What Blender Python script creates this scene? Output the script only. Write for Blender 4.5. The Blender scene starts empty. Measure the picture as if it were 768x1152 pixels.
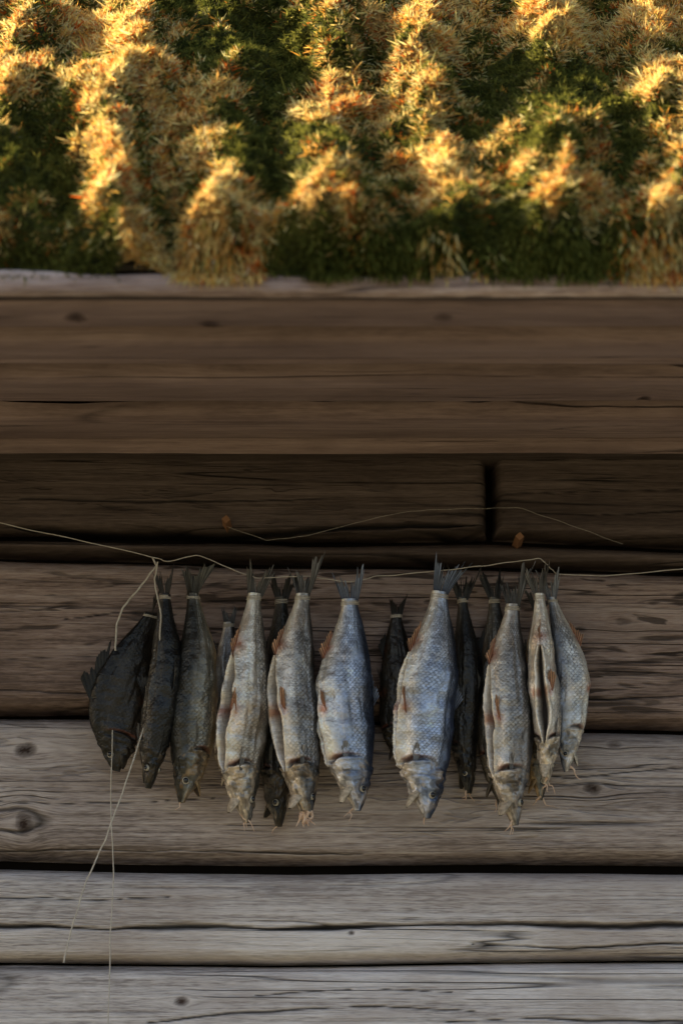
import bpy, math, numpy as np
from mathutils import Vector
rng=np.random.default_rng(7)
scene=bpy.context.scene
scene.view_settings.view_transform='Standard'; scene.view_settings.look='None'; scene.view_settings.exposure=0
# ---------------------------------------------------------------- camera
CAM=np.array([0.0,-3.05,1.45]); PITCH=math.radians(12); TH=0.192
cd=bpy.data.cameras.new("camera"); cam=bpy.data.objects.new("camera",cd); scene.collection.objects.link(cam)
cam.location=CAM; cam.rotation_euler=(math.pi/2+PITCH,0,0)
cd.sensor_fit='VERTICAL'; cd.sensor_height=36; cd.sensor_width=24; cd.lens=36/(2*TH); cd.clip_end=2000; cd.clip_start=0.05
cd.dof.use_dof=True; cd.dof.focus_distance=3.02; cd.dof.aperture_fstop=3.2
scene.camera=cam
FW=np.array([0,math.cos(PITCH),math.sin(PITCH)]); UP=np.array([0,-math.sin(PITCH),math.cos(PITCH)])
def ray(px,py): return FW+np.array([1,0,0])*((px-384)/1152*2*TH)+UP*((576-py)/1152*2*TH)
def W(px,py,y=0.0):
    d=ray(px,py); return CAM+d*((y-CAM[1])/d[1])
def WZ(px,py,z):
    d=ray(px,py); return CAM+d*((z-CAM[2])/d[2])
# ---------------------------------------------------------------- utils
def lin(r,g,b):
    f=lambda c:(c/255/12.92 if c/255<=.04045 else ((c/255+.055)/1.055)**2.4)
    return np.array([f(r),f(g),f(b)])
def hsh(i,j,s):
    v=np.sin(i*127.1+j*311.7+s*74.7)*43758.5453
    return v-np.floor(v)
def vn(x,y,s=0):
    xi=np.floor(x);yi=np.floor(y);fx=x-xi;fy=y-yi
    fx=fx*fx*(3-2*fx);fy=fy*fy*(3-2*fy)
    return (hsh(xi,yi,s)*(1-fx)+hsh(xi+1,yi,s)*fx)*(1-fy)+(hsh(xi,yi+1,s)*(1-fx)+hsh(xi+1,yi+1,s)*fx)*fy
def fbm(x,y,s=0,o=4):
    a=.5;t=0;n=0
    for k in range(o):
        t=t+a*vn(x*2**k+k*17.3,y*2**k+k*9.1,s+k);n+=a;a*=.5
    return t/n
def sst(a,b,x):
    t=np.clip((x-a)/(b-a),0,1);return t*t*(3-2*t)
def mesh_from(name,V,F,mat,attrs=None,smooth=True,parent=None):
    me=bpy.data.meshes.new(name); V=np.asarray(V,dtype=np.float32).reshape(-1,3); F=np.asarray(F,dtype=np.int32)
    k=F.shape[1]
    me.vertices.add(len(V)); me.vertices.foreach_set('co',V.ravel())
    me.loops.add(F.size); me.loops.foreach_set('vertex_index',F.ravel())
    me.polygons.add(len(F)); me.polygons.foreach_set('loop_start',np.arange(0,F.size,k,dtype=np.int32))
    me.polygons.foreach_set('loop_total',np.full(len(F),k,dtype=np.int32))
    me.polygons.foreach_set('use_smooth',np.full(len(F),smooth))
    me.update(calc_edges=True)
    for n,a in (attrs or {}).items():
        a=np.asarray(a,dtype=np.float32)
        if a.ndim==1:
            at=me.attributes.new(n,'FLOAT','POINT'); at.data.foreach_set('value',a)
        else:
            at=me.attributes.new(n,'FLOAT_VECTOR','POINT'); at.data.foreach_set('vector',a.ravel())
    me.materials.append(mat)
    ob=bpy.data.objects.new(name,me); scene.collection.objects.link(ob)
    if parent: ob.parent=parent
    return ob
def gridF(n,m,closed=False,flip=False):
    i=np.arange(n-1)[:,None]; j=np.arange(m if closed else m-1)[None,:]; j2=(j+1)%m
    f=np.stack([i*m+j,(i+1)*m+j+0*i,(i+1)*m+j2,i*m+j2],-1).reshape(-1,4)
    return f[:,::-1] if flip else f
def empty(name,loc=(0,0,0)):
    e=bpy.data.objects.new(name,None); scene.collection.objects.link(e); e.empty_display_size=.05
    return e
# ---------------------------------------------------------------- node helper
class NT:
    def __init__(s,name):
        s.m=bpy.data.materials.new(name); s.m.use_nodes=True; s.t=s.m.node_tree; s.t.nodes.clear()
        s.out=s.n('ShaderNodeOutputMaterial')
    def n(s,ty,**k):
        x=s.t.nodes.new(ty)
        for a,b in k.items(): setattr(x,a,b)
        return x
    def l(s,a,b): s.t.links.new(a,b)
    def put(s,sock,v):
        if isinstance(v,bpy.types.NodeSocket): s.l(v,sock)
        elif v is not None:
            if sock.type=='RGBA': sock.default_value=(*v[:3],1)
            else: sock.default_value=v
    def attr(s,name,out='Fac'):
        a=s.n('ShaderNodeAttribute',attribute_name=name); return a.outputs[out]
    def map(s,vec,scale,rot=(0,0,0),loc=(0,0,0)):
        a=s.n('ShaderNodeMapping'); s.l(vec,a.inputs[0]); a.inputs['Scale'].default_value=scale; a.inputs['Rotation'].default_value=rot; a.inputs['Location'].default_value=loc
        return a.outputs[0]
    def noise(s,vec,scale=1,detail=6,rough=.6,dist=0):
        a=s.n('ShaderNodeTexNoise'); s.l(vec,a.inputs['Vector']); a.inputs['Scale'].default_value=scale; a.inputs['Detail'].default_value=detail
        a.inputs['Roughness'].default_value=rough; a.inputs['Distortion'].default_value=dist
        return a.outputs['Fac']
    def math(s,op,a,b=None,c=None,clamp=False):
        x=s.n('ShaderNodeMath',operation=op,use_clamp=clamp); s.put(x.inputs[0],a); s.put(x.inputs[1],b)
        if c is not None: s.put(x.inputs[2],c)
        return x.outputs[0]
    def rng(s,v,a,b,c=0,d=1):
        x=s.n('ShaderNodeMapRange'); s.put(x.inputs[0],v)
        for i,q in enumerate((a,b,c,d)): x.inputs[i+1].default_value=q
        return x.outputs[0]
    def mix(s,f,a,b,mode='MIX'):
        x=s.n('ShaderNodeMix',data_type='RGBA',blend_type=mode); s.put(x.inputs[0],f); s.put(x.inputs[6],a); s.put(x.inputs[7],b)
        return x.outputs[2]
    def bump(s,h,dist,strength=1,normal=None):
        x=s.n('ShaderNodeBump'); s.l(h,x.inputs['Height']); x.inputs['Distance'].default_value=dist; x.inputs['Strength'].default_value=strength
        if normal: s.l(normal,x.inputs['Normal'])
        return x.outputs[0]
    def bsdf(s,col,rough=.7,spec=.3,normal=None,metal=0,**k):
        p=s.n('ShaderNodeBsdfPrincipled'); s.put(p.inputs['Base Color'],col); s.put(p.inputs['Roughness'],rough)
        s.put(p.inputs['Specular IOR Level'],spec); s.put(p.inputs['Metallic'],metal)
        if normal: s.l(normal,p.inputs['Normal'])
        s.l(p.outputs[0],s.out.inputs[0]); return p
# ---------------------------------------------------------------- wood material
def wood(name,dark,mid,light,scratch=0.0,fine=1.0,stain=None):
    t=NT(name); wc=t.attr('wc','Vector'); crack=t.attr('crack'); knot=t.attr('knot')
    g1=t.noise(t.map(wc,(5,240,1)),1,3,.7)
    g2=t.noise(t.map(wc,(1.1,26,1)),1,3,.6,.3)
    g3=t.noise(t.map(wc,(2.6,8,1)),1,4,.7)
    g4=t.noise(t.map(wc,(60,700,1)),1,2,.6)
    v=t.math('ADD',t.math('MULTIPLY',g1,.40),t.math('MULTIPLY',g2,.32)); v=t.math('ADD',v,t.math('MULTIPLY',g3,.36)); 
    v=t.math('ADD',v,t.math('MULTIPLY',t.math('SUBTRACT',g4,.5),.36*fine))
    cr=t.n('ShaderNodeValToRGB'); t.l(v,cr.inputs[0]); e=cr.color_ramp.elements
    e[0].position=.42; e[0].color=(*dark,1); e[1].position=.66; e[1].color=(*light,1)
    m=e.new(.52); m.color=(*mid,1)
    col=cr.outputs[0]
    hl=t.math('ABSOLUTE',t.math('SUBTRACT',t.noise(t.map(wc,(.75,34,1),loc=(3,1,2)),1,2,.5),.5))
    hm=t.math('MULTIPLY',t.rng(hl,.0,.008,1,0),t.rng(g3,.46,.54))
    gl=t.math('ABSOLUTE',t.math('SUBTRACT',t.noise(t.map(wc,(1.6,80,1),loc=(7,1,2)),1,2,.6,.2),.5))
    gm=t.math('MULTIPLY',t.rng(gl,.0,.022,1,0),t.rng(g1,.42,.6))
    col=t.mix(t.math('MULTIPLY',gm,.5*fine),col,tuple(np.array(dark)*.45))
    col=t.mix(t.math('MULTIPLY',hm,.88),col,tuple(np.array(dark)*.12))
    if stain is not None:
        st=t.rng(t.noise(t.map(wc,(3,10,1),loc=(4,2,5)),1,4,.7,.5),.46,.70)
        col=t.mix(t.math('MULTIPLY',st,.65),col,stain)
    h=t.math('ADD',t.math('MULTIPLY',g1,.6),t.math('MULTIPLY',g4,.3)); h=t.math('SUBTRACT',h,t.math('MULTIPLY',hm,.8)); h=t.math('SUBTRACT',h,t.math('MULTIPLY',gm,.25))
    if scratch>0:
        s1=t.noise(t.map(wc,(12,90,1),rot=(0,0,math.radians(24))),1,2,.5,.6)
        s2=t.noise(t.map(wc,(9,64,1),rot=(0,0,math.radians(-20)),loc=(5,5,0)),1,2,.5,.6)
        sm=t.math('MAXIMUM',t.rng(s1,.60,.65),t.rng(s2,.60,.65))
        sm=t.math('MULTIPLY',sm,t.rng(g3,.44,.55))
        col=t.mix(t.math('MULTIPLY',sm,scratch*.8),col,tuple(np.array(dark)*.35)); h=t.math('SUBTRACT',h,t.math('MULTIPLY',sm,.6))
    col=t.mix(t.math('MULTIPLY',knot,1.15,clamp=True),col,tuple(np.array(dark)*np.array([.20,.14,.11])))
    col=t.mix(t.math('MULTIPLY',crack,.95),col,(.005,.004,.0035))
    t.bsdf(col,.78,.25,t.bump(h,.0026,1.0))
    return t.m
def L(*a): return tuple(lin(*a))
M_grey=wood('wood_weathered_grey',L(142,132,127),L(196,186,181),L(224,216,212),0,1,L(162,146,137))
M_greyb=wood('wood_greybrown',L(114,102,96),L(168,154,147),L(203,190,183),.35,1,L(126,110,101))
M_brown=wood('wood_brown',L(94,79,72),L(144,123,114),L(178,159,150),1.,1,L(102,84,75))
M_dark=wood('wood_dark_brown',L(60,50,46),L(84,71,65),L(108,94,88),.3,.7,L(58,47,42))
M_soff=wood('wood_soffit',L(116,97,92),L(144,122,115),L(162,140,133),0,.45,L(102,84,78))
M_edge=wood('wood_eave_edge',L(124,104,96),L(172,149,138),L(206,186,176),0,1,L(108,86,76))
t=NT('dark_gap'); t.bsdf((.012,.009,.007),.95,.05); M_gap=t.m
X=np.array([1.,0,0]);Y=np.array([0,1.,0]);Z=np.array([0,0,1.])
cabin=empty('log_cabin')
def slab(name,x0,x1,bot,top,O,XA,U,N,mat,bulge=.008,ed=.045,er=.004,cracks=(),knots=(),seed=0,dz=.0013,dense=True,checks=1.0,parent=cabin,warp=.003):
    if dense:
        a=max(x0,-.62);b=min(x1,.62)
        xs=[np.arange(a,b,.0022),[b]]
        if x0<a: xs.insert(0,np.arange(x0,a-.001,.04))
        if x1>b: xs.append(np.arange(b+.02,x1+.001,.04)); 
        xs=np.unique(np.round(np.concatenate(xs),5)); 
        if xs[-1]<x1-1e-4: xs=np.append(xs,x1)
    else: xs=np.arange(x0,x1+.001,.05)
    bt=bot(xs);tp=top(xs); H=(tp-bt).max(); m=max(8,int(H/(dz if dense else .012)))
    v=np.linspace(0,1,m); v=.5-.5*np.cos(np.pi*(.12+.76*v)); v=(v-v[0])/(v[-1]-v[0])
    x=xs[:,None]+0*v[None]; s=bt[:,None]+v[None]*(tp-bt)[:,None]
    gv=s.copy(); kn=np.zeros_like(s)
    for (kx,ks,rx,rs,st) in knots:
        dx=(x-kx);ds=(s-ks)
        r2=(dx/(rx*3.0))**2+(ds/(rs*2.4))**2
        gv=gv-ds*.66*np.exp(-r2*1.3)
        r=np.sqrt((dx/rx)**2+(ds/rs)**2)*(.75+.5*fbm(x*90,s*90,seed+3,2))
        k=np.clip(1.2-r,0,1)**.5*(.8+.2*np.sin(r*16)**2)
        kn=np.maximum(kn,k*st)
    gv=gv+.004*(fbm(x*2.5,s*6,seed+61,2)-.5)
    d=np.minimum(np.minimum(s-bt[:,None],tp[:,None]-s),np.minimum(x-x0,x1-x))
    d=d+ .004*(fbm(x*9,s*30,seed+11,3)-.5)
    h=bulge*(1-(2*v[None]-1)**2)-ed*np.exp(-np.clip(d,0,1)/er)
    h+=warp*(fbm(x*3,s*10,seed,3)-.5)*2+.0014*(fbm(x*7,gv*150,seed+5,3)-.5)
    crk=np.zeros_like(s)
    for (pts,w,dep) in cracks:
        p=np.array(pts); zc=np.interp(x,p[:,0],p[:,1])+.0030*(fbm(x*14,x*0,seed+21,3)-.5)*2
        tap=sst(p[0,0]-.001,p[0,0]+.04,x)*sst(p[-1,0]+.001,p[-1,0]-.04,x)
        ww=np.maximum(w*tap*(.35+1.2*vn(x*11,x*0+3,seed+9)),1e-5)
        m_=np.clip(1.4-np.abs(s-zc)/ww,0,1)*(tap>.02); h-=dep*m_; crk=np.maximum(crk,m_)
    n=fbm(x*1.0,gv*34,seed+31,2); pm=sst(.45,.60,vn(x*2.6,gv*11,seed+32))
    m_=np.clip(1-np.abs(n-.5)/.013,0,1)*pm*checks; h-=.0030*m_; crk=np.maximum(crk,.9*m_)
    h-=.0015*kn
    P=O+x[...,None]*XA+s[...,None]*U+h[...,None]*N
    wc=np.stack([x+seed*3.7,gv,0*x+seed*1.37],-1)
    fl=np.dot(np.cross(XA,U),N)<0
    return mesh_from(name,P,gridF(len(xs),m,flip=fl),mat,{'wc':wc.reshape(-1,3),'crack':crk.ravel(),'knot':kn.ravel()},parent=parent)
def pl(pts,y=0.0):
    w=np.array([W(a,b,y) for a,b in pts]); return lambda x: np.interp(x,w[:,0],w[:,2])
def off(f,px): return lambda x: f(x)-px*.001
def pts(l): return [(W(a,b)[0],W(a,b)[2]) for a,b in l]
def kn(px,py,rx,ry,st=1.): w=W(px,py); return (w[0],w[2],rx*.001,ry*.001,st)
O0=np.zeros(3); N0=-Y
HW=2.6
gA=pl([(0,596),(200,599),(330,603),(550,600),(768,610)])
gA2=pl([(0,622),(250,628),(550,632),(768,638)])
gB=pl([(0,803),(200,802),(400,808),(560,816),(768,820)])
gC=pl([(0,968),(150,972),(330,974),(560,972),(768,974)])
gD=pl([(0,1083),(300,1086),(560,1082),(768,1080)])
zt=W(384,470)[2]; ztf=lambda x:x*0+zt
xj=W(552,570)[0]
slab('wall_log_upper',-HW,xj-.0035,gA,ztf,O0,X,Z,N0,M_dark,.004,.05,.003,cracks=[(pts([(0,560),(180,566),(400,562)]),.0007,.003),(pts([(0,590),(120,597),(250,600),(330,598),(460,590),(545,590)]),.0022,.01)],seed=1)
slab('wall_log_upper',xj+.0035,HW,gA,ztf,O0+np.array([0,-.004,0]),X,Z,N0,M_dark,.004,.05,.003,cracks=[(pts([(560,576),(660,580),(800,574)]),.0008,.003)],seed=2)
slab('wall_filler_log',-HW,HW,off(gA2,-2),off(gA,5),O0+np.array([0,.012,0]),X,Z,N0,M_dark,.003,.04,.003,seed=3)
slab('wall_log_hewn',-HW,HW,off(gB,-3),off(gA2,3),O0,X,Z,N0,M_brown,.010,.05,.005,cracks=[(pts([(430,785),(600,788),(790,782)]),.001,.004),(pts([(-40,775),(60,780),(190,777)]),.0007,.003),(pts([(60,700),(130,690),(240,696)]),.0006,.003)],
     knots=[kn(700,700,9,5,.5)],seed=4)
slab('wall_log_knotty',-HW,HW,off(gC,-3),off(gB,1),O0,X,Z,N0,M_greyb,.012,.05,.005,
     cracks=[(pts([(-50,958),(120,955),(420,960)]),.0008,.003),(pts([(500,868),(640,876),(800,862)]),.0006,.002),(pts([(-50,900),(60,906),(260,898)]),.0005,.002)],
     knots=[kn(30,845,13,8),kn(28,928,9,12),kn(665,888,10,6,1),kn(690,838,7,4,.6)],seed=5)
slab('wall_log_weathered',-HW,HW,off(gD,-1),off(gC,7),O0+np.array([0,-.004,0]),X,Z,N0,M_grey,.006,.05,.0035,
     cracks=[(pts([(-60,1042),(120,1046),(330,1044),(560,1040),(700,1044),(820,1038)]),.0022,.009),(pts([(520,1062),(640,1068),(800,1060)]),.0009,.003),(pts([(-40,1010),(90,1014),(200,1011)]),.0007,.003)],
     knots=[kn(395,1050,4,3,.9),kn(40,1022,14,3,.35)],seed=6,checks=.6)
zE=W(384,1232)[2]
slab('wall_log_weathered',-HW,HW,lambda x:x*0+zE,off(gD,.5),O0+np.array([0,-.002,0]),X,Z,N0,M_grey,.008,.05,.003,
     cracks=[(pts([(150,1152),(260,1140),(400,1132),(560,1140)]),.0011,.004),(pts([(480,1152),(600,1146),(800,1150)]),.0012,.005),(pts([(280,1120),(400,1112),(520,1118)]),.0007,.003)],
     knots=[kn(205,1127,8,4.5,1)],seed=7,checks=.6)
z=zE-.006;k=8
while z>.05:
    z2=max(z-.17,0.0); slab('wall_log_lower',-HW,HW,(lambda q:lambda x:x*0+q)(z2),(lambda q:lambda x:x*0+q)(z-.004),O0,X,Z,N0,M_grey,.02,.05,.006,seed=k,dense=False); z=z2-.006;k+=1
def box(name,a,b,mat,parent=cabin,bev=0.002):
    me=bpy.data.meshes.new(name); x0,y0,z0=a;x1,y1,z1=b
    me.from_pydata([(x0,y0,z0),(x1,y0,z0),(x1,y1,z0),(x0,y1,z0),(x0,y0,z1),(x1,y0,z1),(x1,y1,z1),(x0,y1,z1)],[],[(3,2,1,0),(4,5,6,7),(0,1,5,4),(1,2,6,5),(2,3,7,6),(3,0,4,7)])
    me.materials.append(mat); o=bpy.data.objects.new(name,me); scene.collection.objects.link(o)
    if parent:o.parent=parent
    if bev: md=o.modifiers.new('b','BEVEL'); md.width=bev; md.segments=2
    return o
DEP=3.0
box('wall_core',(-HW+.01,.055,0),(HW-.01,DEP,zt+.2),M_gap)
for sx,nm in ((-1,'side_wall_log'),(1,'side_wall_log')):
    z=0
    for i in range(13):
        slab(nm,-.02,DEP,(lambda q:lambda x:x*0+q)(z),(lambda q:lambda x:x*0+q)(z+.175),np.array([sx*(HW+.02),0,0]),Y,Z,X*sx,M_greyb,.03,.06,.008,seed=30+i,dense=False); z+=.181
# ---------------------------------------------------------------- eave
zS=W(384,462,-.16)[2]
yF=WZ(384,338,zS)[1]
print('soffit z',zS,'front y',yF)
b0=W(384,506,-.075)[2]; b1=zS+.01
slab('wall_plate_beam',-HW,HW,lambda x:x*0+b0,lambda x:x*0+b1,np.array([0,-.075,0]),X,Z,N0,M_soff,.003,.02,.004,seed=41)
slab('wall_plate_underside',-HW,HW,lambda x:x*0-.07,lambda x:x*0+.06,np.array([0,0,b0+.004]),X,Y,-Z,M_dark,.0,.01,.004,seed=42,dz=.004)
ys=[yF]+[WZ(384,p,zS)[1] for p in (372,400,412,430,454)]+[-.07]
drops=[0.0,.008,.0,.010,.001,.014]
for i in range(6):
    a,b=ys[i],ys[i+1]
    slab('soffit_board',-HW-.2,HW+.2,(lambda q:lambda x:x*0+q)(a+.006),(lambda q:lambda x:x*0+q)(b-.006),np.array([0,0,zS-drops[i]]),X,Y,-Z,M_soff,.003,.020,.004,seed=50+i,dz=.003,
      knots=[(-.26,a+.05,.010,.014,.9),(-.13,b-.03,.010,.014,.8),(.1,a+.05,.008,.012,.6)] if i==0 else ([(.33,b-.03,.007,.014,.9)] if i==4 else []),warp=.001,checks=.5)
box('soffit_backing',(-HW-.2,yF+.002,zS+.022),(HW+.2,.05,zS+.03),M_gap,bev=0)
zf1=W(384,304,yF-.012)[2]
fe=lambda x: zf1+.006*(fbm(x*5,x*0,77,3)-.5)*2
slab('eave_board',-HW-.2,HW+.2,lambda x:x*0+zS+.001,fe,np.array([0,yF-.014,0]),X,Z,N0,M_edge,.003,.006,.0015,seed=60,warp=.006,checks=.3)
slab('eave_drip_strip',-HW-.2,HW+.2,lambda x:x*0-.014,lambda x:x*0+.012,np.array([0,yF,zS+.002]),X,Y,-Z,M_dark,.001,.006,.002,seed=61,dz=.003)
SL=math.radians(45); RU=np.array([0,math.cos(SL),math.sin(SL)]); RN=np.array([0,-math.sin(SL),math.cos(SL)])
RO=np.array([0,yF-.012,zf1-.002])
RL=(DEP/2-RO[1])/math.cos(SL)
t=NT('roof_tile'); tc=t.n('ShaderNodeTexCoord').outputs['Object']; nn=t.noise(tc,30,6,.6)
t.bsdf(t.mix(nn,L(60,58,56),L(120,112,104)),.85,.2,t.bump(nn,.003)); M_tile=t.m
def roofslab(name,sy):
    V=[]
    for s in (.014,RL):
        for x in (-HW-.2,HW+.2):
            p=RO+x*X+s*RU
            V.append(p if sy>0 else np.array([p[0],DEP-p[1],p[2]]))
    V=V+[v+(np.array([0,.012,-.012]) if sy>0 else np.array([0,-.012,-.012])) for v in V]
    mesh_from(name,V,[[0,1,3,2],[4,6,7,5],[0,4,5,1],[2,3,7,6],[0,2,6,4],[1,5,7,3]],M_tile,smooth=False,parent=cabin)
roofslab('roof_slope',1); roofslab('roof_slope_back',-1)
for sx in (-1,1):
    V=[(sx*HW,0,zS-.02),(sx*HW,DEP,zS-.02),(sx*HW,DEP/2,zS+DEP/2+.3)]; V+= [(sx*(HW-.05),b,c) for a,b,c in V]
    mesh_from('gable',V,[[0,1,2],[5,4,3]],M_gap,smooth=False,parent=cabin)
# ---------------------------------------------------------------- moss
def mh(x,s):
    xx=x+.08*(fbm(x*10,s*8,71,3)-.5); s2=s+.07*(fbm(x*9+5,s*9,72,3)-.5)
    w=.5+.5*np.cos(2*np.pi*(xx+.004)/.112)
    e=.016*(fbm(x*16,s*0,90,3)-.42)*2
    lump=fbm(xx*10,s2*6,91,2); l2=1-np.abs(2*fbm(xx*30,s2*14,93,3)-1); l3=fbm(x*85,s*45,95,2)
    h=.004+.022*w+.075*np.clip(lump-.38,0,1)+.018*l2**1.5+.022*(l3-.3)
    return np.maximum(h,.001)*sst(-.004,.026,s-e)**.6
def strawf(x,s): return .58*fbm(x*11,s*6.5,120,3)+.42*fbm(x*60,s*32,125,2)+3.0*(mh(x,s)-.050)
def mosspos(x,s): return RO+x[...,None]*X+s[...,None]*RU+mh(x,s)[...,None]*RN
def mcol(k,u,v):
    g=lin(46,56,24)*(1-u)+lin(120,120,56)*u
    y=lin(208,148,62)*(1-u)+lin(250,220,150)*u
    k=k[...,None]; return g*(1-k)+y*k
t=NT('moss_base'); tc=t.n('ShaderNodeTexCoord').outputs['Object']; cb=t.attr('col','Vector')
n2=t.noise(tc,160,3,.6)
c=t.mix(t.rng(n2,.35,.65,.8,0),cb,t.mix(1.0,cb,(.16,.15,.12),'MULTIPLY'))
t.bsdf(c,.95,.1,t.bump(n2,.012)); M_mb=t.m
xs=np.unique(np.concatenate([np.arange(-HW-.2,-.7,.03),np.arange(-.7,.7,.004),np.arange(.7,HW+.2,.03)]))
ss=np.concatenate([np.arange(-.004,1.05,.004),np.arange(1.06,RL,.03)])
Xg,Sg=np.meshgrid(xs,ss,indexing='ij')
moss=empty('roof_moss')
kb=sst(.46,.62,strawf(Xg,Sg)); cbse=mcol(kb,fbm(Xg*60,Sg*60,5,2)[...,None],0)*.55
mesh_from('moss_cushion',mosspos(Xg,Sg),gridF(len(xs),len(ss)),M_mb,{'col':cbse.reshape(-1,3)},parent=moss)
t=NT('moss_blades'); col=t.attr('col','Vector')
d=t.n('ShaderNodeBsdfDiffuse'); t.l(col,d.inputs[0]); tr=t.n('ShaderNodeBsdfTranslucent'); t.l(col,tr.inputs[0])
mx=t.n('ShaderNodeMixShader'); mx.inputs[0].default_value=.40; t.l(d.outputs[0],mx.inputs[1]); t.l(tr.outputs[0],mx.inputs[2])
t.l(mx.outputs[0],t.out.inputs[0]); M_bl=t.m
def blades(nt,per,xr,s0,s1,lm,name,hang=False):
    cx=rng.uniform(-xr,xr,nt); cs=s0+(s1-s0)*rng.uniform(0,1,nt)
    if hang:
        kp=fbm(cx*16,cx*0,140,3)+rng.normal(0,.05,nt)>.53; cx=cx[kp]; cs=cs[kp]; nt=len(cx)
    straw=strawf(cx,cs)+rng.normal(0,.055,nt)
    if hang: straw=fbm(cx*20,cs,150,2)+rng.normal(0,.05,nt)-.12
    kind=(straw>.51)
    T=np.repeat(np.arange(nt),per); n=len(T)
    sp=.005
    x=cx[T]+rng.normal(0,1,n)*sp; s=cs[T]+rng.normal(0,1,n)*sp
    P=mosspos(x,s); e=.004
    gx=(mh(x+e,s)-mh(x-e,s))/(2*e); gs=(mh(x,s+e)-mh(x,s-e))/(2*e)
    nr=RN-np.clip(gx,-1.5,1.5)[:,None]*X-np.clip(gs,-1.5,1.5)[:,None]*RU; nr/=np.linalg.norm(nr,axis=1)[:,None]
    rad=((x-cx[T])[:,None]*X+(s-cs[T])[:,None]*RU)*100
    D=nr*.8+rad*1.0+rng.normal(0,.42,(n,3))+np.array([0,0,.12])
    edge=(s<.03)[:,None]; D=D+edge*np.array([0,-.5,-.9])
    if hang: D=D+np.array([0,-.3,-1.6]); P=P-np.array([0,.004,0])-Z*rng.uniform(0,.006,n)[:,None]
    D/=np.linalg.norm(D,axis=1)[:,None]
    k=kind[T]; longb=rng.uniform(0,1,n)<.05
    ln=np.where(k,rng.uniform(.004,.010,n),rng.uniform(.003,.008,n))*lm*(.7+.6*rng.uniform(0,1,nt))[T]*np.where(longb,1.8,1)
    wd=np.where(k,.0011,.0011)*min(lm,2)*rng.uniform(.7,1.3,n)
    R=rng.normal(0,1,(n,3)); Sd=np.cross(D,R); Sd/=np.linalg.norm(Sd,axis=1)[:,None]
    a=P-D*.002-Sd*wd[:,None]; b=P-D*.002+Sd*wd[:,None]; c_=P+D*ln[:,None]+np.array([0,0,-.15])*ln[:,None]
    V=np.stack([a,b,c_],1).reshape(-1,3)
    u=rng.uniform(0,1,nt)[:,None]
    cols=mcol(kind.astype(float),u,0)
    rr=(rng.uniform(0,1,nt)<.09)&(straw>.44); cols[rr]=lin(190,96,38)
    cc=cols[T]*rng.uniform(.75,1.2,(n,1))
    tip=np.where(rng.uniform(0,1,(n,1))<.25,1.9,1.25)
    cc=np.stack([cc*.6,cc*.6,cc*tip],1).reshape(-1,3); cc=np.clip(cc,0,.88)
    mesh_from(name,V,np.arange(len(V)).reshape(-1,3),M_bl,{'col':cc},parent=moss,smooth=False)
blades(22000,16,.58,-.002,.80,1.0,'moss_tufts')
blades(1500,14,.60,-.002,.010,1.2,'moss_hanging_tufts',hang=True)
blades(8000,6,HW+.15,0,RL*.97,2.0,'moss_tufts_sparse')
# ---------------------------------------------------------------- fish
def fishmat(name,rough,metal,spec):
    t=NT(name); col=t.attr('col','Vector'); tc=t.n('ShaderNodeTexCoord').outputs['Object']
    n1=t.noise(tc,60,3,.6); n2=t.noise(tc,420,2,.6)
    c=t.mix(t.rng(n1,.3,.7),t.mix(1.0,col,(.68,.66,.64),'MULTIPLY'),t.mix(1.0,col,(1.14,1.14,1.14),'MULTIPLY'))
    c=t.mix(t.rng(n2,.56,.72,0,.45),c,t.mix(1.0,col,(.45,.42,.4),'MULTIPLY'))
    dry=t.attr('cav')
    p=t.bsdf(c,t.rng(dry,0,1,rough,.8),spec,t.bump(t.math('ADD',n1,t.math('MULTIPLY',n2,.4)),.0020,.9),t.rng(dry,0,1,metal,0))
    return t.m
M_fish=fishmat('dried_fish_skin',.32,.42,.6)
M_fin=fishmat('dried_fin',.5,0,.4)
t=NT('fish_eye'); t.bsdf(L(180,170,150),.3,.5); M_eye=t.m
t=NT('fish_pupil'); t.bsdf((.012,.012,.014),.15,.6); M_pup=t.m
t=NT('twine'); tc=t.n('ShaderNodeTexCoord').outputs['Object']; t.bsdf(t.mix(t.noise(tc,300,3),L(140,128,114),L(222,214,200)),.85,.1); M_tw=t.m
t=NT('dried_membrane'); tc=t.n('ShaderNodeTexCoord').outputs['Object']; t.bsdf(t.mix(t.noise(tc,120,3),L(184,130,88),L(236,214,190)),.4,.5); M_mem=t.m
def curve(name,P,r,mat,parent=None,taper=False,cyc=False):
    c=bpy.data.curves.new(name,'CURVE'); c.dimensions='3D'; c.bevel_depth=r; c.bevel_resolution=2; c.resolution_u=6
    s=c.splines.new('NURBS'); s.points.add(len(P)-1); s.order_u=3
    for i,p in enumerate(P):
        s.points[i].co=(*p,1); s.points[i].radius=(1-.8*i/(len(P)-1)) if taper else 1
    s.use_endpoint_u=not cyc; s.use_cyclic_u=cyc
    c.materials.append(mat); o=bpy.data.objects.new(name,c); scene.collection.objects.link(o)
    if parent:o.parent=parent
    return o
PRO=np.array([(0,.27),(.04,.29),(.09,.38),(.16,.54),(.27,.77),(.4,.94),(.52,1.0),(.64,.96),(.74,.85),(.82,.70),(.88,.55),(.94,.36),(.98,.22),(1,.12)])
def prof(t):
    tt=np.linspace(0,1,400); v=np.interp(tt,PRO[:,0],PRO[:,1]); kx=np.hanning(25); kx/=kx.sum()
    v2=np.convolve(np.pad(v,12,mode='edge'),kx,'valid'); return np.interp(t,tt,v2)
fid=0
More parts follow.
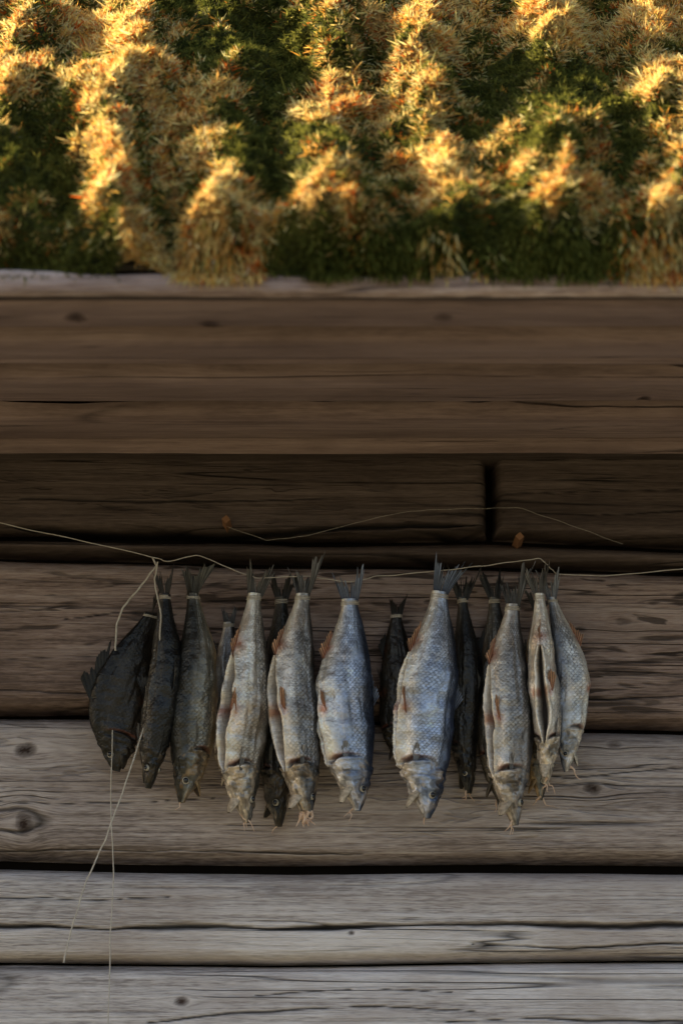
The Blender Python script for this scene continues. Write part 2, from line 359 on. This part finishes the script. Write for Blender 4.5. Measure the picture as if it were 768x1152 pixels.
PAL={'blue':dict(back=L(66,76,98),side=L(182,196,224),belly=L(240,234,226)),
     'grey':dict(back=L(58,57,57),side=L(160,159,161),belly=L(234,224,212)),
     'tan':dict(back=L(78,74,68),side=L(180,174,166),belly=L(242,234,224)),
     'olive':dict(back=L(62,60,54),side=L(134,131,121),belly=L(200,174,134)),
     'dark':dict(back=L(40,39,38),side=L(84,81,76),belly=L(118,110,98)),
     'black':dict(back=L(28,26,24),side=L(52,47,42),belly=L(66,60,52)),
     'silver':dict(back=L(124,128,138),side=L(208,210,214),belly=L(242,238,230))}
def fish(tail,snout,hw,yaw=0,y=-.055,pal='grey',bend=0,slit=.35,fins=True,jaw=22,orange=True,scale=.0044,thick=.52,tailang=0,tl=46,eyes=True,belly_amt=.5,dark_head=.9,pecto=True,twist=0,dfin=1.0,bit=True,nbits=0):
    global fid; fid+=1; sd=fid*13
    root=empty('dried_fish'); pal=PAL[pal]
    T=W(*tail,y); S=W(*snout,y); Lh=np.linalg.norm(S-T); A=(S-T)/Lh
    n0=-Y-np.dot(-Y,A)*A; n0/=np.linalg.norm(n0); b0=-np.cross(A,n0); yw=math.radians(yaw)
    def fr(t):
        w_=yw+math.radians(twist)*(np.asarray(t,float)-.5)*2
        c,s_=np.cos(w_)[...,None],np.sin(w_)[...,None]
        return c*b0+s_*n0, c*n0-s_*b0
    B,N=fr(.5)
    hw=hw*.001; n=int(Lh/.0009); m=180
    t1=np.linspace(0,1,n); th1=np.arange(m)/m*2*np.pi
    t,th=np.meshgrid(t1,th1,indexing='ij')
    wob=rng.uniform(-1,1,3)
    def cen(t):
        t=np.asarray(t,float)
        bx=bend*.001*np.sin(np.pi*np.clip(t,0,1))+.0030*np.sin(t*2*np.pi+wob[0]*3)*np.sin(np.pi*t)
        return T+A*(Lh*t)[...,None]+X*bx[...,None]+fr(t)[0]*(hw*.08*sst(.84,.97,t))[...,None]
    def surf(t,th,ex=0.):
        t=np.asarray(t,float);th=np.asarray(th,float)
        h=prof(np.clip(t+.02*wob[1]*np.sin(np.pi*t),0,1))*hw; c=np.cos(th); 
        a=h*np.where(c>0,.92-.05*wob[2]*np.sin(2*np.pi*t),1.06); b=h*thick*(1-.12*sst(.25,.0,t))+.0012
        a=a*(1-.25*sst(.9,1,t)*(c<0))
        rr=1+ex; Bt,Nt=fr(t)
        return cen(t)+(a*c*rr)[...,None]*Bt+(b*np.sin(th)*rr)[...,None]*Nt
    snt=np.abs(np.sin(th))
    tg=.800-.050*snt**1.3+.018*np.cos(th)+.006*(fbm(th*2,t*0,sd,2)-.5)
    head=sst(0,.006,t-tg)
    h=prof(t)*hw
    circ=2*np.pi*hw*.76; ncol=max(8,int(circ/scale)); v=th/(2*np.pi)*ncol+.25*fbm(t*9,th*2,sd+81,2); u=(1-t)*Lh/(scale*.62)+.5*fbm(t*8+3,th*2,sd+80,2)
    best=np.full_like(u,9.); rnd=np.zeros_like(u)
    kf=np.floor(u); done=np.zeros(u.shape,bool)
    for dk in (-2,-1,0,1,2):
        k=kf+dk; o=.5*np.mod(k,2); vc=np.round(v-o)+o
        dist=np.sqrt(((u-k)/1.45)**2+((v-vc)/.60)**2)
        ok=(dist<1)&(~done); best=np.where(ok,dist,best); rnd=np.where(ok,hsh(k,np.mod(vc,ncol),sd),rnd); done|=ok
    best=np.minimum(best,1); edge=sst(.62,1,best)
    fadeS=(1-head)*sst(.02,.1,t)*sst(.20,.58,fbm(t*8,th*1.6,sd+70,3))
    belly=sst(.25,.85,-np.cos(th)+.25*(fbm(t*14,th*1.5,sd,3)-.5)+(belly_amt-.5)); back=sst(.10,.80,np.cos(th)+.3*(fbm(t*10,th*1.2,sd+1,3)-.5))
    col=np.array(pal['side'])[None,None]*np.ones(t.shape+(1,))
    col=col*(1-back[...,None])+np.array(pal['back'])*back[...,None]
    col=col*(1-belly[...,None])+np.array(pal['belly'])*belly[...,None]
    blot=fbm(t*9,np.sin(th)*2+np.cos(th)*1.3,sd+5,4)
    col*= (.56+.88*blot)[...,None]
    bel2=(1-.6*belly)
    col*= (1-fadeS*bel2*(.76*edge))[...,None]*(1+fadeS*.50*(rnd-.5)*bel2)[...,None]
    st=sst(.58,.75,fbm(t*7+3,th*1.1,sd+8,3))*.5
    col=col*(1-st[...,None])+col*np.array([.95,.76,.56])*st[...,None]
    for (tf,cf,am) in ((.53,-.9,1.),(.24,-1,.7),(.77,-.75,.7)):
        q=np.exp(-((t-tf)/.028)**2-((np.cos(th)-cf)/.18)**2)*am*(.3+1.2*fbm(t*60,th*6,sd+51,2)); q=np.clip(q,0,.8)[...,None]*(1 if orange else .3)
        col=col*(1-q)+lin(176,98,62)*q
    hc=np.array(pal['side'])*.9*dark_head*(1-back[...,None])+np.array(pal['back'])*.8*back[...,None]
    hc=hc*(1-.6*belly[...,None])+np.array(pal['belly'])*np.array([1,.90,.76])*.6*belly[...,None]
    hc=hc*(.25+1.5*fbm(t*34,th*3.4,sd+15,4))[...,None]
    go=sst(.5,.62,fbm(t*22,th*2.2,sd+16,3))*.35; hc=hc*(1-go[...,None])+np.array(pal['belly'])*np.array([.8,.62,.40])*go[...,None]
    dk=sst(.52,.60,fbm(t*26+9,th*2.4,sd+18,3))*.55; hc=hc*(1-dk[...,None])+np.array(pal['back'])*.5*dk[...,None]
    col=col*(1-head[...,None])+hc*head[...,None]
    ex=fadeS*(.00055*(1-best)/np.maximum(h,.006))
    dg=t-tg
    gapm=sst(-.6,.5,-np.cos(th))*sst(.10,.5,snt)
    gw=.0030+.0065*gapm*(.3+1.2*vn(th*3,t*0,sd+6))
    gap=np.exp(-(dg/gw)**4)*(.25+.75*gapm)
    ex+= .06*np.exp(-((dg-.016)/.011)**2)*(dg>0)*gapm -.22*gap*gapm
    col*= (1-.90*gap)[...,None]
    red=np.exp(-((dg+.010)/.006)**2)*gapm*.5; col=col*(1-red[...,None])+lin(120,52,38)*red[...,None]
    pg=np.exp(-((dg-.060-.01*snt)/.0045)**2)*snt*gapm; ex-=.06*pg; col*=(1-.6*pg)[...,None]
    cav=np.zeros_like(t)
    if slit>0:
        t0,t1s=.28,.80; ph=np.abs(th-np.pi); wv=slit*np.clip(np.sin(np.pi*np.clip((t-t0)/(t1s-t0),0,1)),0,1)**.6*(.70+.6*vn(t*16,t*0,sd+4))
        inn=sst(wv,wv*.75-.01,ph)*(wv>.03)
        ex-= .60*inn; cav=inn
        lip=np.exp(-((ph-wv-.10)/.09)**2)*(wv>.03); ex+=.07*lip
        col=col*(1-.7*lip[...,None])+lin(240,230,212)*.7*lip[...,None]
        inc=lin(36,24,19)*(.5+vn(t*40,th*6,sd)[...,None])
        col=col*(1-inn[...,None])+inc*inn[...,None]
    # shrivelled skin: broad hollows and lengthwise folds
    ex+= .17*(fbm(t*8,np.cos(th)*1.6+3,sd+20,3)-.5)*2*(.5+.5*snt)
    ex+= .09*(fbm(t*3.5,np.cos(th)*5+7,sd+24,2)-.5)*2*snt*(1-head)
    ex+= .07*(fbm(t*40,th*2.2,sd+22,3)-.5)*2*(head*1.8+.4)
    te=.900; the=math.pi/2-.40
    er=min(.0044,.145*hw+.0004)
    if eyes:
        for sg in (1,-1):
            pe=surf(te,sg*the)
            dd=np.linalg.norm(surf(t,th)-pe,axis=-1)
            ex-= .18*np.exp(-(dd/(er*1.35))**4); rg=np.exp(-(dd/(er*1.4))**4); col*=(1-.7*rg)[...,None]
    mo=np.exp(-((t-.985)/.012)**2); col*=(1-.35*mo)[...,None]
    P=surf(t,th,ex)
    F=gridF(n,m,closed=True)
    mesh_from('body',P.reshape(-1,3),F,M_fish,{'col':np.clip(col,0,.9).reshape(-1,3),'cav':cav.ravel()},parent=root)
    j=np.arange(m)
    for rw,nm,cc_ in ((n-1,'mouth',cen(.985)),(0,'tail_stump',cen(0.))):
        PP=np.concatenate([P[rw],[cc_]]); capF=np.stack([j,(j+1)%m,np.full(m,m)],-1)
        mesh_from(nm,PP,capF,M_fish,{'col':np.concatenate([col[rw]*.4,[[.03,.018,.014]]]),'cav':np.ones(m+1)},parent=root)
    if eyes:
        for sg in (1,-1):
            Bt,Nt=fr(te)
            pe=surf(te,sg*the); dr=(Nt*sg*math.sin(the)+Bt*.3); dr/=np.linalg.norm(dr)
            for r_,o_,mt,nm in ((er,-.74,M_eye,'eye'),(er*.76,-.34,M_pup,'pupil')):
                bpy.ops.mesh.primitive_uv_sphere_add(segments=20,ring_count=12,radius=r_,location=pe+dr*er*o_)
                o=bpy.context.object; o.name=nm; o.data.materials.append(mt); o.parent=root
                for p in o.data.polygons:p.use_smooth=True
    Bh,Nh=fr(.92)
    ja=math.radians(jaw*1.15); J0=cen(.895)-Bh*(prof(.90)*hw*.52); dJ=A*math.cos(ja)-Bh*math.sin(ja); nJ=Bh*math.cos(ja)+A*math.sin(ja)
    jl=Lh*.080; k1=24;m1=32
    tj,tt=np.meshgrid(np.linspace(0,1,k1),np.arange(m1)/m1*2*np.pi,indexing='ij')
    wj=hw*.30*(1-tj**2.2*.7); hj=hw*.20*(1-tj**2*.75)
    trough=np.where(np.cos(tt)>.2,.15,1.)
    PJ=J0+dJ*(jl*tj)[...,None]+Nh*(wj*np.sin(tt))[...,None]+nJ*(hj*np.cos(tt)*trough)[...,None]
    cj=(np.array(pal['belly'])*np.array([.8,.72,.6])*.8*(.3+1.2*fbm(tj*8,tt*2,sd+40,3))[...,None]*np.where(np.cos(tt)>.2,.2,1.)[...,None])
    mesh_from('lower_jaw',PJ,gridF(k1,m1,closed=True),M_fish,{'col':np.clip(cj,0,.9).reshape(-1,3),'cav':np.full(tj.size,.6)},parent=root)
    def fin(name,Pa,Pb,Da,Db,La,Lb,Nn,base,tip,rays=12,mid=1.0,rag=.25,curl=.15):
        R=rays*4+1; K=10; q=np.linspace(0,1,R); s=np.linspace(0,1,K); hs=sum(map(ord,name))%9
        bp=Pa+(Pb-Pa)*q[:,None]; D=Da*(1-q)[:,None]+Db*q[:,None]; D/=np.linalg.norm(D,axis=1)[:,None]
        shape=1+(mid-1)*np.sin(np.pi*q)
        ln=(La*(1-q)+Lb*q)*shape*(1-rag*vn(q*rays*1.3,q*0,sd+hs)-.3*rag*vn(q*rays*4,q*0,3))
        ridge=np.cos(q*rays*2*np.pi)
        c0=curl*(vn(q*3,q*0,sd+2)-.5)*2
        Pp=bp[:,None]+D[:,None]*(ln[:,None]*s[None])[...,None]+Nn*((ridge[:,None]*.0006*s[None]+c0[:,None]*ln[:,None]*s[None]**2))[...,None]
        cc=np.array(base)*(1-s)[None,:,None]+np.array(tip)*s[None,:,None]; cc=cc*(.55+.45*ridge)[:,None,None]*(.6+.8*vn(q[:,None]*9,s[None]*3,sd))[...,None]
        mesh_from(name,Pp,gridF(R,K),M_fin,{'col':np.clip(cc,0,.9).reshape(-1,3),'cav':np.zeros(R*K)},parent=root)
    B0,N0_=fr(0.); 
    rt=math.radians(rng.uniform(-35,35))-yw*.6; B0r=B0*math.cos(rt)+N0_*math.sin(rt); N0r=N0_*math.cos(rt)-B0*math.sin(rt)
    pd=hw*prof(0.)*1.0; tb=np.array(pal['back'])*1.2; tt_=np.array(pal['side'])*.65
    ta=math.radians(tailang+rng.uniform(-4,4)); TA=-A*math.cos(ta)+X*math.sin(ta)
    l_=tl*.00112; c0=cen(0.0)+A*.004
    sp1,sp2=rng.uniform(.16,.48,2); l1,l2=rng.uniform(.75,1.12,2)
    fin('tail_fin',c0-B0r*pd,c0,TA-B0r*sp1,TA-B0r*.05,l_*l1,l_*.50,N0r,tb,tt_,8,1.1,.5,.3)
    fin('tail_fin_lobe',c0,c0+B0r*pd,TA+B0r*.05,TA+B0r*sp2,l_*.50,l_*l2,N0r,tb,tt_,8,1.1,.5,.3)
    oc=(lin(172,98,62),lin(214,168,132)) if orange else (np.array(pal['back']),np.array(pal['side'])*.7)
    if fins:
        S_=lambda t,th: surf(float(t),float(th),-.03)
        B,N=fr(.2); fin('anal_fin',S_(.18,math.pi),S_(.30,math.pi),-A*1.0-B*.10,-A*.9-B*.40,.010,.019,N,oc[0],oc[1],8)
        B,N=fr(.5); fin('pelvic_fin',S_(.52,math.pi*.90),S_(.56,math.pi*.78),-A-B*.0+N*.16,-A*.9-B*.24+N*.20,.026,.034,N,oc[0],oc[1],7,1.0)
        fin('dorsal_fin',S_(.38-.06*(dfin>1),0),S_(.52+.08*(dfin>1),0),-A*1+B*.05,-A*.8+B*.45*min(dfin,1.3),.012*dfin,.020*dfin,N,pal['back'],np.array(pal['side'])*.6,9,rag=.35)
        if pecto:
            B,N=fr(.78); p0=S_(.785,math.pi*.70)+N*.0016
            fin('pectoral_fin',p0,p0+B*.004,-A+N*.12-B*.20,-A+N*.10+B*.06,.018,.020,N,np.array(pal['side'])*.4,np.array(pal['belly'])*.5,5,1.5,.15)
    if bit:
        for _ in range(rng.integers(1,4)+nbits):
            p=cen(.97)+Bh*rng.uniform(-.5,.2)*hw*.4+(Nh*.004+X*rng.normal(0,.004) if nbits else 0); dv=A*.6+X*rng.uniform(-.9,.9); Q=[p+dv*.012*i/3+rng.normal(0,.0018,3)-Z*.004*i/3 for i in range(5)]
            curve('dried_strip',Q,.0014+.0010*(nbits>0),M_mem,root,taper=True)
    Q=[]
    for i in range(26):
        a_=i/25*2*np.pi*2.6; tq=.012+.018*i/25
        Q.append(surf(tq,a_,.10))
    curve('lashing',Q,.0006,M_tw,root)
    return root
fish((317,672),(312,930),25,yaw=35,y=-.030,pal='dark',slit=0,orange=False,tl=46,jaw=34,twist=10,thick=.7)
fish((446,690),(450,860),22,yaw=0,y=-.026,pal='black',slit=0,orange=False,tl=30,bit=False)
fish((520,672),(526,893),21,yaw=50,y=-.034,pal='dark',slit=0,orange=False,tl=48,jaw=15,thick=.7)
fish((556,672),(560,905),22,yaw=10,y=-.030,pal='dark',slit=0,orange=False,tl=46)
fish((258,700),(262,890),22,yaw=0,y=-.028,pal='grey',slit=0,orange=False,tl=30,bit=False)
fish((605,690),(606,900),20,yaw=-10,y=-.028,pal='olive',slit=.3,orange=False,tl=40)
fish((172,690),(134,868),33,yaw=168,y=-.046,pal='black',slit=0,orange=False,thick=.3,tl=40,bend=-20,jaw=10,pecto=False,dfin=1.9,bit=False,twist=18)
fish((186,668),(166,887),22,yaw=55,y=-.072,pal='dark',slit=0,orange=False,bend=7,thick=.85,tl=50,jaw=12,tailang=-8,bit=False)
fish((217,668),(207,903),29,yaw=142,y=-.062,pal='olive',slit=.3,bend=7,tl=52,orange=False,thick=.75,jaw=24,tailang=3,twist=14)
fish((287,668),(275,925),31,yaw=-42,y=-.062,pal='tan',slit=.42,bend=-6,tl=50,thick=.72,jaw=26,tailang=2,belly_amt=.60,twist=10)
fish((341,668),(343,922),30,yaw=-36,y=-.064,pal='grey',slit=.38,bend=-9,tl=52,thick=.72,jaw=34,dark_head=.35,tailang=6,twist=-8,nbits=5)
fish((394,674),(399,912),34,yaw=-16,y=-.062,pal='blue',slit=.30,bend=-4,tl=48,thick=.55,jaw=24,twist=-14,tailang=-3)
fish((495,666),(476,920),36,yaw=-18,y=-.064,pal='blue',slit=.34,bend=-2,tl=54,thick=.55,jaw=28,tailang=5,twist=12)
fish((577,680),(577,928),30,yaw=-32,y=-.064,pal='grey',slit=.34,bend=-6,tl=48,thick=.68,jaw=26,tailang=-5,twist=-12)
fish((606,668),(613,882),20,yaw=-78,y=-.072,pal='tan',slit=.40,bend=3,tl=48,thick=.78,jaw=18,belly_amt=.8,twist=8)
fish((620,672),(638,868),20,yaw=165,y=-.060,pal='silver',slit=0,bend=11,tl=42,thick=.5,jaw=14,twist=14)
# ---------------------------------------------------------------- twine
yt=-.062
def tw(l,y=yt,r=.0007,name='twine'):
    P=[]
    for i,(a,b) in enumerate(l):
        P.append(W(a,b,y if not isinstance(y,(list,tuple)) else y[i]))
    P=np.array(P)
    Q=[]
    for i in range(len(P)-1):
        for k in range(5): Q.append(P[i]+(P[i+1]-P[i])*k/5+rng.normal(0,.0004,3))
    Q.append(P[-1]); return curve(name,Q,r,M_tw)
tw([(-300,520),(0,588),(80,606),(165,625),(190,632),(222,624),(260,640),(288,650),(343,648),(392,655),(430,648),(497,642),(560,634),(607,628),(625,645),(680,648),(768,640),(1100,600)],r=.00055)
tw([(255,592),(300,608),(345,603),(400,588),(460,575),(520,572),(583,571),(640,590),(700,612)],y=-.02,r=.00020)
tw([(172,628),(176,636),(160,658),(138,684),(131,705),(130,732)],y=-.078,r=.0011)
tw([(127,815),(125,900),(128,985),(124,1060),(122,1165)],y=[-.055,-.05,-.05,-.05,-.05],r=.0007)
tw([(178,632),(174,655),(181,690),(180,730),(166,805),(142,880),(118,945),(98,990),(82,1040),(72,1083)],y=-.085,r=.0009)
q=NT('peg'); q.bsdf(L(136,98,70),.8,.2); M_peg=q.m
for a,b in ((255,588),(583,607)):
    p=W(a,b,-.02); 
    bpy.ops.mesh.primitive_cone_add(vertices=4,radius1=.0055,radius2=.0050,depth=.06,location=(p[0],-.010,p[2]),rotation=(math.pi/2,.1,0)); o=bpy.context.object; o.name='wooden_peg'
    o.data.materials.append(M_peg)
# ---------------------------------------------------------------- ground
t=NT('grass_ground'); tc=t.n('ShaderNodeTexCoord').outputs['Object']; n1=t.noise(tc,.6,8,.65); n2=t.noise(tc,14,6,.7)
c=t.mix(t.rng(n1,.35,.65),L(82,86,76),L(114,112,102)); c=t.mix(t.rng(n2,.3,.7,0,.5),c,L(56,58,48)); t.bsdf(c,.95,.1,t.bump(n2,.05)); 
mesh_from('ground',[(-400,-400,0),(400,-400,0),(400,400,0),(-400,400,0)],[[0,1,2,3]],t.m,smooth=False)
# ---------------------------------------------------------------- light
EL=math.radians(28); AZ=math.radians(-76)
sd=Vector((math.sin(AZ)*math.cos(EL),math.cos(AZ)*math.cos(EL),math.sin(EL)))
w=bpy.data.worlds.new("World"); scene.world=w; w.use_nodes=True; nt=w.node_tree; nt.nodes.clear()
sk=nt.nodes.new('ShaderNodeTexSky'); sk.sky_type='NISHITA'; sk.sun_disc=False; sk.sun_elevation=EL; sk.sun_rotation=AZ%(2*math.pi)
sk.dust_density=4; sk.ozone_density=.7; sk.air_density=1.0
bg=nt.nodes.new('ShaderNodeBackground'); bg.inputs[1].default_value=.32; wo=nt.nodes.new('ShaderNodeOutputWorld')
nt.links.new(sk.outputs[0],bg.inputs[0]); nt.links.new(bg.outputs[0],wo.inputs[0])
sl=bpy.data.lights.new('sun','SUN'); sl.energy=24; sl.angle=math.radians(.5); sl.color=(1,.78,.46)
so=bpy.data.objects.new('sun',sl); scene.collection.objects.link(so); so.rotation_euler=sd.to_track_quat('Z','Y').to_euler(); so.location=(-5,3,6)
